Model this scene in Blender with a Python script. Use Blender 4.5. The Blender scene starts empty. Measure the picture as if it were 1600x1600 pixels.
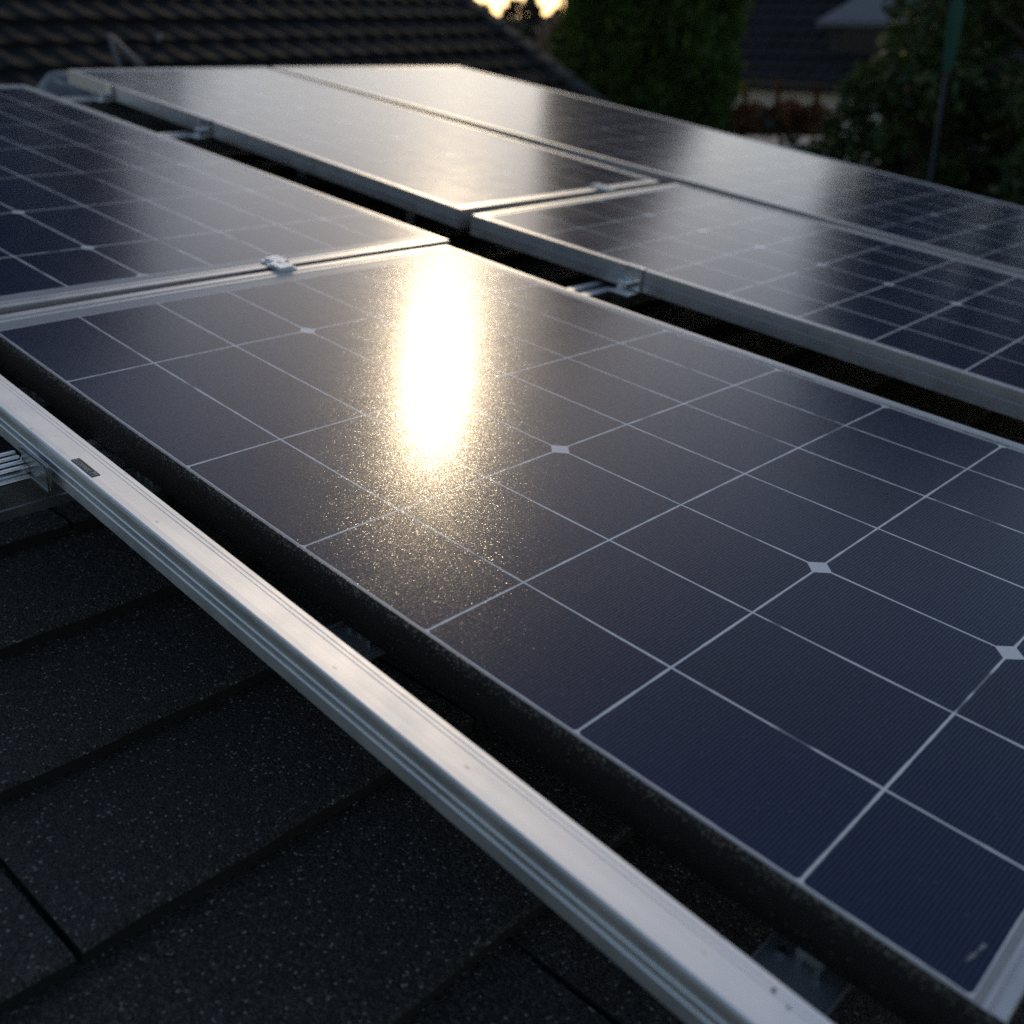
import bpy, bmesh, math, random
import numpy as np
from mathutils import Matrix, Vector

random.seed(7); RNG = np.random.default_rng(7)
S = bpy.context.scene
COL = S.collection
R = math.radians

# ------------------------------------------------------------------ camera, sky, sun, exposure
CAM_Z, PITCH = 5.0, 25.0933
cam_d = bpy.data.cameras.new("camera")
cam = bpy.data.objects.new("camera", cam_d); COL.objects.link(cam)
cam.location = (0, 0, CAM_Z)
cam.rotation_euler = (R(90 - PITCH), 0, 0)
cam_d.sensor_width = 36; cam_d.lens = 37.4767
cam_d.clip_start = 0.02; cam_d.clip_end = 3000
cam_d.dof.use_dof = True; cam_d.dof.focus_distance = 1.26; cam_d.dof.aperture_fstop = 3.5
cam_d.dof.aperture_blades = 0
S.camera = cam

SUN_AZ, SUN_EL = 0.5, 25.8
world = bpy.data.worlds.new("World"); S.world = world
world.use_nodes = True
wn = world.node_tree.nodes; wl = world.node_tree.links
bg = wn["Background"]
sky = wn.new("ShaderNodeTexSky"); sky.sky_type = 'NISHITA'; sky.sun_disc = False
sky.sun_elevation = R(SUN_EL); sky.sun_rotation = R(SUN_AZ)
sky.altitude = 0; sky.air_density = 1.0; sky.dust_density = 0.5; sky.ozone_density = 1.0
tint = wn.new("ShaderNodeMix"); tint.data_type = 'RGBA'; tint.blend_type = 'MULTIPLY'; tint.inputs[0].default_value = 1.0
tint.inputs[7].default_value = (1.0, 0.955, 0.92, 1)          # hazy evening air, less blue than a clear noon sky
wl.new(sky.outputs[0], tint.inputs[6]); wl.new(tint.outputs[2], bg.inputs[0]); bg.inputs[1].default_value = 0.116

sd = bpy.data.lights.new("sun", 'SUN'); sd.energy = 0.54; sd.angle = R(0.53); sd.color = (1.0, 0.78, 0.50)
sun = bpy.data.objects.new("sun", sd); COL.objects.link(sun)
sdir = Vector((math.sin(R(SUN_AZ)) * math.cos(R(SUN_EL)), math.cos(R(SUN_AZ)) * math.cos(R(SUN_EL)), math.sin(R(SUN_EL))))
sun.rotation_euler = sdir.to_track_quat('Z', 'Y').to_euler()
sun.location = sdir * 60

S.view_settings.view_transform = 'Standard'; S.view_settings.look = 'None'
S.view_settings.exposure = 0.0; S.view_settings.gamma = 1.0
S.render.engine = 'CYCLES'
S.cycles.use_denoising = False
S.cycles.max_bounces = 6; S.cycles.sample_clamp_indirect = 6

# ------------------------------------------------------------------ the roof's own frame (u down the slope, v across, n up)
ROOF = Matrix(((0.727318, 0.678412, 0.103757, -0.22663),
               (-0.67611, 0.734239, -0.061387, 1.02853),
               (-0.117828, -0.025504, 0.992706, 4.47669),
               (0, 0, 0, 1)))

# ------------------------------------------------------------------ helpers
def link(name, verts, faces, mats, parent=None, matrix=None, smooth=False, mat_idx=None, uvs=None):
    me = bpy.data.meshes.new(name)
    me.from_pydata([tuple(v) for v in verts], [], faces)
    for m in (mats if isinstance(mats, (list, tuple)) else [mats]):
        me.materials.append(m)
    if mat_idx is not None:
        me.polygons.foreach_set('material_index', mat_idx)
    if smooth:
        me.polygons.foreach_set('use_smooth', [True] * len(me.polygons))
    if uvs:
        for nm, data in uvs.items():
            lay = me.uv_layers.new(name=nm)
            lay.data.foreach_set('uv', np.array(data, dtype=np.float32).ravel())
    me.update()
    o = bpy.data.objects.new(name, me); COL.objects.link(o)
    if parent is not None: o.parent = parent
    elif matrix is not None: o.matrix_world = matrix
    return o

def tag(o, label=None, cat=None, group=None, kind=None):
    if label: o['label'] = label
    if cat: o['category'] = cat
    if group: o['group'] = group
    if kind: o['kind'] = kind
    return o

def empty(name, matrix, label, cat, group=None):
    o = bpy.data.objects.new(name, None); COL.objects.link(o)
    o.empty_display_size = 0.05
    o.matrix_world = matrix
    return tag(o, label, cat, group)

class MB:
    """collects shapes for ONE mesh object"""
    def __init__(s): s.v = []; s.f = []
    def add(s, verts, faces):
        b = len(s.v); s.v += [tuple(v) for v in verts]; s.f += [tuple(i + b for i in f) for f in faces]; return s
    def box(s, x0, x1, y0, y1, z0, z1, bev=0.0, M=None):
        bm = bmesh.new(); bmesh.ops.create_cube(bm, size=1)
        for v in bm.verts:
            v.co = Vector(((x0 + x1) / 2 + v.co.x * (x1 - x0), (y0 + y1) / 2 + v.co.y * (y1 - y0), (z0 + z1) / 2 + v.co.z * (z1 - z0)))
        if bev: bmesh.ops.bevel(bm, geom=bm.edges[:], offset=bev, segments=2, affect='EDGES', profile=0.5)
        return s._bm(bm, M)
    def cyl(s, c, r, h, n=16, r2=None, M=None, bev=0.0):
        bm = bmesh.new(); bmesh.ops.create_cone(bm, cap_ends=True, segments=n, radius1=r, radius2=r if r2 is None else r2, depth=h)
        if bev: bmesh.ops.bevel(bm, geom=[e for e in bm.edges if len(e.link_faces) == 2 and e.calc_face_angle(0) > 1.0], offset=bev, segments=2, affect='EDGES', profile=0.5)
        bmesh.ops.translate(bm, verts=bm.verts, vec=(c[0], c[1], c[2] + h / 2))
        return s._bm(bm, M)
    def _bm(s, bm, M):
        if M is not None: bmesh.ops.transform(bm, matrix=M, verts=bm.verts)
        bm.verts.index_update()
        s.add([v.co.copy() for v in bm.verts], [[v.index for v in f.verts] for f in bm.faces]); bm.free(); return s
    def tube(s, pts, r, n=8):
        pts = [Vector(p) for p in pts]; rings = []
        rr = r if isinstance(r, (list, tuple)) else [r] * len(pts)
        vs = []
        for k, p in enumerate(pts):
            d = (pts[min(k + 1, len(pts) - 1)] - pts[max(k - 1, 0)]).normalized()
            a = d.cross(Vector((0, 0, 1)) if abs(d.z) < .9 else Vector((1, 0, 0))).normalized(); b = d.cross(a)
            for q in range(n):
                t = 2 * math.pi * q / n
                vs.append(p + (a * math.cos(t) + b * math.sin(t)) * rr[k])
        fs = []
        for k in range(len(pts) - 1):
            for q in range(n):
                fs.append((k * n + q, k * n + (q + 1) % n, (k + 1) * n + (q + 1) % n, (k + 1) * n + q))
        fs.append(tuple(range(n - 1, -1, -1))); fs.append(tuple((len(pts) - 1) * n + q for q in range(n)))
        return s.add(vs, fs)
    def extrude(s, prof, along, frame):
        """closed profile (a,b) swept between two stations; frame(t,a,b)->xyz"""
        n = len(prof); vs = []
        for t in along:
            vs += [frame(t, a, b) for a, b in prof]
        fs = []
        for k in range(len(along) - 1):
            for q in range(n):
                fs.append((k * n + q, k * n + (q + 1) % n, (k + 1) * n + (q + 1) % n, (k + 1) * n + q))
        fs.append(tuple(range(n - 1, -1, -1))); fs.append(tuple((len(along) - 1) * n + q for q in range(n)))
        return s.add(vs, fs)
    def build(s, name, mat, parent=None, matrix=None, smooth=False):
        o = link(name, s.v, s.f, mat, parent, matrix, smooth)
        bm = bmesh.new(); bm.from_mesh(o.data); bmesh.ops.recalc_face_normals(bm, faces=bm.faces[:]); bm.to_mesh(o.data); bm.free()
        return o

def rot_z_at(p, a=0.0):
    return Matrix.Translation(p) @ Matrix.Rotation(a, 4, 'Z')

# ------------------------------------------------------------------ materials
class NT:
    def __init__(s, name):
        s.m = bpy.data.materials.new(name); s.m.use_nodes = True
        s.t = s.m.node_tree; s.b = s.t.nodes["Principled BSDF"]
    def n(s, typ, **kw):
        o = s.t.nodes.new(typ)
        for k, v in kw.items(): setattr(o, k, v)
        return o
    def put(s, sock, val):
        if hasattr(val, 'is_output') or isinstance(val, bpy.types.NodeSocket): s.t.links.new(val, sock)
        else: sock.default_value = val
    def math(s, op, a, b=None, c=None, clamp=False):
        o = s.n('ShaderNodeMath', operation=op); o.use_clamp = clamp
        s.put(o.inputs[0], a)
        if b is not None: s.put(o.inputs[1], b)
        if c is not None: s.put(o.inputs[2], c)
        return o.outputs[0]
    def vmath(s, op, a, b=None):
        o = s.n('ShaderNodeVectorMath', operation=op); s.put(o.inputs[0], a)
        if b is not None:
            s.put(o.inputs['Scale'] if op == 'SCALE' else o.inputs[1], b)
        return o.outputs[0]
    def ss(s, x, lo, hi, a=0.0, b=1.0):
        o = s.n('ShaderNodeMapRange', interpolation_type='SMOOTHSTEP')
        s.put(o.inputs[0], x); s.put(o.inputs[1], lo); s.put(o.inputs[2], hi); s.put(o.inputs[3], a); s.put(o.inputs[4], b)
        return o.outputs[0]
    def mix(s, fac, a, b):
        o = s.n('ShaderNodeMix', data_type='RGBA'); s.put(o.inputs[0], fac); s.put(o.inputs[6], a); s.put(o.inputs[7], b)
        return o.outputs[2]
    def noise(s, vec, scale, detail=3, rough=0.5):
        o = s.n('ShaderNodeTexNoise'); s.put(o.inputs['Vector'], vec); o.inputs['Scale'].default_value = scale
        o.inputs['Detail'].default_value = detail; o.inputs['Roughness'].default_value = rough
        return o.outputs['Fac']
    def voro(s, vec, scale):
        o = s.n('ShaderNodeTexVoronoi'); s.put(o.inputs['Vector'], vec); o.inputs['Scale'].default_value = scale
        return o.outputs['Distance'], o.outputs['Color']
    def obj(s): return s.n('ShaderNodeTexCoord').outputs['Object']
    def stretch(s, vec, sc):
        o = s.n('ShaderNodeMapping'); s.put(o.inputs[0], vec); o.inputs['Scale'].default_value = sc; return o.outputs[0]
    def sep(s, v):
        o = s.n('ShaderNodeSeparateXYZ'); s.put(o.inputs[0], v); return o.outputs
    def bump(s, h, strength, dist):
        o = s.n('ShaderNodeBump'); o.inputs['Strength'].default_value = strength; o.inputs['Distance'].default_value = dist
        s.put(o.inputs['Height'], h); s.t.links.new(o.outputs[0], s.b.inputs['Normal']); return o
    def set(s, **kw):
        for k, v in kw.items(): s.put(s.b.inputs[k.replace('_', ' ')], v)
        return s

def c4(r, g=None, b=None):
    return (r, r, r, 1) if g is None else (r, g, b, 1)

def glitter_normal(t, pos, scale, base, spark, thresh):
    """textured solar glass: every grain tips a little, a few tip a lot"""
    _, col = t.voro(pos, scale)
    r = t.sep(col)
    on = t.math('POWER', t.math('FRACT', t.math('MULTIPLY', r[2], 41.0)), thresh)
    k = t.math('ADD', t.math('MULTIPLY', on, spark), base)
    off = t.vmath('SCALE', t.vmath('SUBTRACT', col, (0.5, 0.5, 0.5)), k)
    nn = t.n('ShaderNodeNewGeometry').outputs['Normal']
    return t.vmath('NORMALIZE', t.vmath('ADD', nn, off)), on

def mat_cells(name, parity=None, lw=0.0026, hash_t=0.35, hot=True):
    t = NT(name); P = t.obj()
    uv = t.n('ShaderNodeUVMap', uv_map='cell').outputs[0]; sz = t.n('ShaderNodeUVMap', uv_map='size').outputs[0]
    x, y, _ = t.sep(uv); du, dv, _ = t.sep(sz)
    i = t.math('ROUND', x); j = t.math('ROUND', y)
    ax = t.math('MULTIPLY', t.math('ABSOLUTE', t.math('SUBTRACT', x, i)), du)
    ay = t.math('MULTIPLY', t.math('ABSOLUTE', t.math('SUBTRACT', y, j)), dv)
    nb = t.noise(P, 26.0, 2)
    width = t.math('MULTIPLY', t.ss(nb, 0.3, 0.7, 0.75, 1.2), lw / 2)
    def line(d):
        return t.ss(d, t.math('MULTIPLY', width, 0.7), t.math('MULTIPLY', width, 1.35), 1.0, 0.0)
    lines = t.math('MAXIMUM', line(ax), line(ay))
    # worn stretches where the ribbon is dull
    worn = t.ss(t.noise(P, 9.0, 3), 0.34, 0.40, 0.25, 1.0)
    lines = t.math('MULTIPLY', lines, worn)
    # white lozenges where the cell corners are cut
    j3 = t.math('COMPARE', j, 3.0, 0.1)
    if parity == 'odd':
        odd = t.math('MAXIMUM', t.math('MODULO', i, 2.0), t.math('GREATER_THAN', i, 5.5))
        r3 = t.math('MULTIPLY', t.math('MULTIPLY', j3, odd), 0.0165)
    else:
        w = t.n('ShaderNodeTexWhiteNoise', noise_dimensions='2D')
        cb = t.n('ShaderNodeCombineXYZ'); t.put(cb.inputs[0], i); t.put(cb.inputs[1], j); t.put(w.inputs[0], cb.outputs[0])
        hs = w.outputs[0]
        r3 = t.math('ADD', t.math('MULTIPLY', t.math('MULTIPLY', j3, t.math('GREATER_THAN', hs, hash_t)), 0.011), 0.005)
    r3 = t.math('MAXIMUM', r3, t.math('MAXIMUM', t.math('MULTIPLY', t.math('LESS_THAN', j, 0.5), 0.0055), t.math('MULTIPLY', t.math('GREATER_THAN', j, 6.5), 0.0095)))
    dsum = t.math('ADD', ax, ay)
    loz = t.math('LESS_THAN', dsum, r3)
    white = t.math('MAXIMUM', lines, loz)
    # fine contact fingers across the cell
    px, py, _ = t.sep(P)
    fin = t.math('SINE', t.math('MULTIPLY', px, 2 * math.pi / 0.0038))
    fin = t.ss(fin, 0.05, 0.95)
    cellt = t.noise(P, 2.3, 2)
    cw = t.n('ShaderNodeTexWhiteNoise', noise_dimensions='2D'); cf = t.n('ShaderNodeVectorMath', operation='FLOOR'); t.put(cf.inputs[0], uv); t.put(cw.inputs[0], cf.outputs[0])
    cellt = t.math('ADD', t.math('MULTIPLY', cellt, 0.6), t.math('MULTIPLY', cw.outputs[0], 0.4))
    dark = t.mix(cellt, c4(0.0035, 0.005, 0.013), c4(0.005, 0.010, 0.028))
    lite = t.mix(cellt, c4(0.034, 0.048, 0.108), c4(0.042, 0.070, 0.175))
    base = t.mix(fin, dark, lite)
    # mottling along the fingers, dust grains
    mot = t.noise(t.stretch(P, (260, 28, 1)), 1.0, 2)
    base = t.mix(t.ss(mot, 0.52, 0.75, 0.0, 0.5), base, c4(0.022, 0.03, 0.06))
    _, dc = t.voro(P, 420.0)
    dd, dcol = t.voro(P, 300.0)
    drand = t.sep(dcol)[0]
    dust = t.math('MULTIPLY', t.math('GREATER_THAN', drand, 0.985), t.math('LESS_THAN', dd, 0.28))
    base = t.mix(t.math('MULTIPLY', dust, 0.6), base, c4(0.16, 0.16, 0.17))
    film = t.ss(t.noise(P, 5.0, 4), 0.4, 0.8, 0.0, 0.02)
    base = t.mix(film, base, c4(0.12, 0.115, 0.11))
    colr = t.mix(white, base, c4(0.72, 0.735, 0.75))
    nrm, on = glitter_normal(t, P, 1400.0, 0.028 if hot else 0.02, 0.155 if hot else 0.08, 2.8)
    rough = t.ss(t.noise(P, 14.0, 3), 0.3, 0.7, 0.172, 0.192)
    t.set(Base_Color=colr, Roughness=rough, IOR=1.27 if hot else 1.34, Normal=nrm)
    if hot:      # rough coat on the near glass, added for a soft halo round the glare
        t.set(Coat_Weight=0.12, Coat_Roughness=0.37, Coat_IOR=1.28)
    return t.m

def mat_backsheet():
    t = NT('backsheet white'); P = t.obj()
    n = t.noise(P, 40, 3)
    t.set(Base_Color=t.mix(n, c4(0.27, 0.285, 0.30), c4(0.36, 0.375, 0.39)), Roughness=0.3, IOR=1.27)
    return t.m

def mat_alu(name, along='u', base=0.72, rough=0.36, tint=(1, 1, 1), metal=1.0, wear=False):
    t = NT(name); P = t.obj()
    sc = {'u': (6, 900, 900), 'v': (900, 6, 900), 'x': (120, 120, 120)}[along]
    st = t.noise(t.stretch(P, sc), 1.0, 2)
    bl = t.noise(P, 18, 4)
    f = t.math('ADD', t.math('MULTIPLY', st, 0.5), t.math('MULTIPLY', bl, 0.5))
    a, b = base * 0.86, base * 1.06
    rg = t.ss(bl, 0.25, 0.75, rough - 0.04, rough + 0.05)
    colr = t.mix(f, c4(a * tint[0], a * tint[1], a * tint[2]), c4(b * tint[0], b * tint[1], b * tint[2]))
    if wear:
        d, dc = t.voro(t.stretch(P, (0.45, 1, 1)), 130.0)
        spot = t.math('MULTIPLY', t.math('GREATER_THAN', t.sep(dc)[0], 0.93), t.ss(d, 0.08, 0.3, 1.0, 0.0))
        scr = t.ss(t.noise(t.stretch(P, (9, 700, 700)), 1.0, 1), 0.70, 0.74)
        sm = t.ss(t.noise(t.stretch(P, (3, 22, 22)), 1.0, 5), 0.48, 0.72)
        colr = t.mix(t.math('MULTIPLY', spot, 0.45), colr, c4(0.25, 0.24, 0.22))
        colr = t.mix(t.math('MULTIPLY', sm, 0.06), colr, c4(0.42, 0.41, 0.39))
        colr = t.mix(t.math('MULTIPLY', scr, 0.35), colr, c4(0.9))
        rg = t.math('ADD', rg, t.math('MULTIPLY', sm, 0.05))
    t.set(Base_Color=colr, Metallic=metal, Roughness=rg)
    t.bump(st, 0.12, 0.0004)
    return t.m

def mat_plain(name, col, rough=0.6, metallic=0.0, nscale=20, amp=0.3, bump=0.0, bdist=0.002):
    t = NT(name); P = t.obj()
    n = t.noise(P, nscale, 4)
    lo = tuple(c * (1 - amp) for c in col); hi = tuple(c * (1 + amp) for c in col)
    t.set(Base_Color=t.mix(n, c4(*lo), c4(*hi)), Roughness=rough, Metallic=metallic)
    if bump: t.bump(n, bump, bdist)
    return t.m

def mat_shingle():
    t = NT('granule shingle'); P = t.obj()
    d, col = t.voro(P, 400.0)
    r = t.sep(col)
    d2, col2 = t.voro(P, 620.0)
    r2 = t.sep(col2)
    g = t.math('POWER', r[0], 2.6)
    tone = t.noise(t.stretch(P, (2.2, 1.6, 1)), 1.0, 3)
    base = t.mix(g, c4(0.0054, 0.0043, 0.0032), c4(0.105, 0.088, 0.070))
    base = t.mix(t.ss(tone, 0.35, 0.7, 0.0, 0.6), base, t.mix(t.math('POWER', r2[1], 3.0), c4(0.0045, 0.0037, 0.0029), c4(0.070, 0.060, 0.048)))
    rare = t.math('GREATER_THAN', r[1], 0.975)
    base = t.mix(t.math('MULTIPLY', rare, 0.7), base, c4(0.30, 0.28, 0.25))
    t.set(Base_Color=base, Roughness=t.math('ADD', t.math('MULTIPLY', r[2], 0.4), 0.42))
    h = t.math('ADD', t.math('MULTIPLY', d, -0.8), t.math('MULTIPLY', r2[0], 0.5))
    t.bump(h, 0.9, 0.0022)
    return t.m

def mat_grit():
    t = NT('gritty black edge'); P = t.obj()
    d, col = t.voro(P, 700.0); r = t.sep(col)
    z = t.sep(P)[2]
    near_top = t.ss(z, -0.016, -0.002, 0.0, 1.0)
    lim = t.math('SUBTRACT', 0.995, t.math('MULTIPLY', near_top, 0.13))
    gr = t.math('GREATER_THAN', r[0], lim)
    base = t.mix(gr, t.mix(t.noise(P, 60, 4), c4(0.004, 0.0038, 0.0035), c4(0.012, 0.011, 0.010)), c4(0.16, 0.135, 0.10))
    t.set(Base_Color=base, Roughness=t.math('SUBTRACT', 0.7, t.math('MULTIPLY', gr, 0.35)))
    t.bump(t.math('ADD', r[1], t.noise(P, 150, 4)), 0.5, 0.0008)
    return t.m

def mat_tile(name='concrete tile', col=(0.0145, 0.0145, 0.0152)):
    t = NT(name); P = t.obj()
    n = t.noise(P, 1.3, 4); n2 = t.noise(P, 30, 4)
    a = tuple(c * 0.65 for c in col); b = tuple(c * 1.5 for c in col)
    base = t.mix(n, c4(*a), c4(*b))
    base = t.mix(t.ss(n2, 0.55, 0.75, 0, 0.35), base, c4(0.04, 0.041, 0.034))
    t.set(Base_Color=base, Roughness=0.85)
    t.b.inputs['Specular IOR Level'].default_value = 0.15
    t.bump(n2, 0.4, 0.004)
    return t.m

def mat_leaf(name, a, b, trans=0.35, rough=0.5, third=None):
    t = NT(name); P = t.obj()
    info = t.n('ShaderNodeUVMap', uv_map='leaf').outputs[0]
    rr = t.sep(info)[0]
    base = t.mix(rr, c4(*a), c4(*b))
    if third: base = t.mix(t.math('GREATER_THAN', rr, 0.9), base, c4(*third))
    t.set(Base_Color=base, Roughness=rough)
    tr = t.n('ShaderNodeBsdfTranslucent'); t.put(tr.inputs[0], base)
    mx = t.n('ShaderNodeMixShader'); mx.inputs[0].default_value = trans
    t.t.links.new(t.b.outputs[0], mx.inputs[1]); t.t.links.new(tr.outputs[0], mx.inputs[2])
    t.t.links.new(mx.outputs[0], t.t.nodes['Material Output'].inputs[0])
    return t.m

M_ALU_U = mat_alu('aluminium frame', 'x', 0.56, 0.38, metal=0.78)
M_RAIL = mat_alu('brushed aluminium rail', 'u', 0.93, 0.50, (1.0, 0.995, 0.98), metal=0.92, wear=True)
M_RAILV = mat_alu('brushed aluminium cross rail', 'v', 0.70, 0.34, (0.96, 0.99, 1.0))
M_CLAMP = mat_alu('cast clamp metal', 'x', 0.80, 0.24)
M_DARKM = mat_plain('dark bracket metal', (0.20, 0.235, 0.26), 0.4, 0.35, 60, 0.25)
M_STEEL = mat_alu('bolt steel', 'x', 0.7, 0.2)
M_CELL_A = mat_cells('solar cells near', 'odd', 0.0027)
M_CELL_B = mat_cells('solar cells', None, 0.0034, 0.35, hot=False)
M_BACK = mat_backsheet()
M_GRIT = mat_grit()
M_SHING = mat_shingle()

# ------------------------------------------------------------------ ground
gt = NT('garden ground'); P = gt.obj()
gt.set(Base_Color=gt.mix(gt.noise(P, 0.6, 5), c4(0.02, 0.028, 0.012), c4(0.05, 0.055, 0.025)), Roughness=0.9)
gt.bump(gt.noise(P, 9, 4), 0.6, 0.05)
gr = link('ground', [(-900, -900, 0), (900, -900, 0), (900, 1600, 0), (-900, 1600, 0)], [(0, 1, 2, 3)], gt.m)
tag(gr, kind='structure')

# ------------------------------------------------------------------ the house under the panels
H0 = -0.222
def own_house():
    root = empty('house', ROOF, 'low-pitched house roofed in black granule shingles, carrying all the solar panels', 'house')
    mb = MB(); butt = MB()
    u = -0.298 - 0.2275 * 15
    k = 0
    v_lo, v_hi = -1.7, 3.55
    T = 0.018
    U_END = 2.1
    first = u
    rnd = random.Random(3)
    while u < U_END:
        u1 = u + 0.2275 + rnd.uniform(-0.004, 0.004)
        # tabs
        cuts = []
        v = v_lo + rnd.uniform(0.1, 0.6)
        while v < v_hi - 0.2:
            cuts.append(v); v += rnd.uniform(0.42, 0.85)
        if abs(u1 - 0.157) < 0.05:
            cuts = [c for c in cuts if abs(c + 0.357) > 0.3] + [-0.357]; cuts.sort()
        elif abs(u1 + 0.07) < 0.05 or abs(u1 - 0.385) < 0.05 or abs(u1 + 0.298) < 0.05:
            cuts = [c for c in cuts if not -0.55 < c < 0.05]
        b = [v_lo] + cuts + [v_hi]
        for a0, a1 in zip(b[:-1], b[1:]):
            g = 0.0035
            x0, x1 = a0 + g, a1 - g
            n = max(2, int((x1 - x0) / 0.06))
            dz = rnd.uniform(-0.0012, 0.0012)
            top = []; mid = []; lip = []; bot = []
            for q in range(n + 1):
                y = x0 + (x1 - x0) * q / n
                w = 0.0014 * math.sin(y * 37 + u * 50) + 0.0009 * math.sin(y * 91 + u * 13)
                top.append((u - 0.03, y, H0 - 0.003 + 0.0))
                mid.append((u1 - 0.004 + w, y, H0 + T + dz))
                lip.append((u1 + w, y, H0 + T - 0.0035 + dz))
                bot.append((u1 + w - 0.001, y, H0 - 0.001))
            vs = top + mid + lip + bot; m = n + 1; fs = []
            for q in range(n):
                for L in range(2):
                    fs.append((L * m + q, (L + 1) * m + q, (L + 1) * m + q + 1, L * m + q + 1))
            mb.add(vs[:3 * m], fs)
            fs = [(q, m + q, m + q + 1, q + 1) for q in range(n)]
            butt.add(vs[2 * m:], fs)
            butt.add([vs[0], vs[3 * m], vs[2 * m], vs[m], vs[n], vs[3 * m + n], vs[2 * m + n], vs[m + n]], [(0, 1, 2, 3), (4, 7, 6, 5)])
        u = u1
    # felt sheet below the tabs
    mb.box(first - 0.1, u + 0.01, v_lo, v_hi, H0 - 0.045, H0 - 0.0045)
    rf = mb.build('roof', M_SHING, root)
    butt.build('shingle_edge', mat_plain('shaded bitumen edge', (0.006, 0.006, 0.006), 0.85, 0, 300, 0.5, 0.5, 0.001), rf)  # black bitumen edges; the black also stands in for shade on the butts
    # fascia and walls in upright world axes
    inv = ROOF.inverted()
    fa = MB()
    fa.box(first - 0.13, u + 0.04, v_hi + 0.002, v_hi + 0.03, H0 - 0.21, H0 - 0.006, 0.003)
    fa.box(first - 0.13, u + 0.04, v_lo - 0.03, v_lo - 0.002, H0 - 0.21, H0 - 0.006, 0.003)
    fa.box(u + 0.012, u + 0.04, v_lo, v_hi, H0 - 0.21, H0 - 0.006, 0.003)
    fa.build('fascia', mat_plain('painted fascia', (0.05, 0.048, 0.045), 0.5), root)
    cs = [(first + 0.15, v_lo + 0.3), (u - 0.35, v_lo + 0.3), (u - 0.35, v_hi - 0.3), (first + 0.15, v_hi - 0.3)]
    top = [ROOF @ Vector((a, b, H0 - 0.06)) for a, b in cs]
    vs = [inv @ p for p in top] + [inv @ Vector((p.x, p.y, 0)) for p in top]
    link('wall', vs, [(0, 1, 5, 4), (1, 2, 6, 5), (2, 3, 7, 6), (3, 0, 4, 7)], mat_plain('render wall', (0.42, 0.40, 0.36), 0.85, 0, 3, 0.12), root)
own_house()

# ------------------------------------------------------------------ solar panels
POLY = np.array([[0.0002, -0.00101, -0.00238, 0.00204, -0.00076, 0.01472, -0.02613, -0.02188],
                 [-0.00038, -0.01457, -0.01264, 0.01484, 0.10717, -0.00173, 0.01535, -0.04611]])
def warp_near(u, v):
    b = np.array([1, u, v, u * u, u * v, v * v, u * u * v, u * v * v])
    d = POLY @ b
    return u + d[0], v + d[1]
def quad_warp(rect, quad):
    u0, u1, v0, v1 = rect
    src = [(u0, v0), (u1, v0), (u1, v1), (u0, v1)]
    A = []; bb = []
    for (a, b), (x, y) in zip(src, quad):
        A.append([a, b, 1, 0, 0, 0, -x * a, -x * b]); bb.append(x)
        A.append([0, 0, 0, a, b, 1, -y * a, -y * b]); bb.append(y)
    h = np.linalg.solve(np.array(A), np.array(bb))
    def w(u, v):
        z = h[6] * u + h[7] * v + 1
        return (h[0] * u + h[1] * v + h[2]) / z, (h[3] * u + h[4] * v + h[5]) / z
    return w

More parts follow.
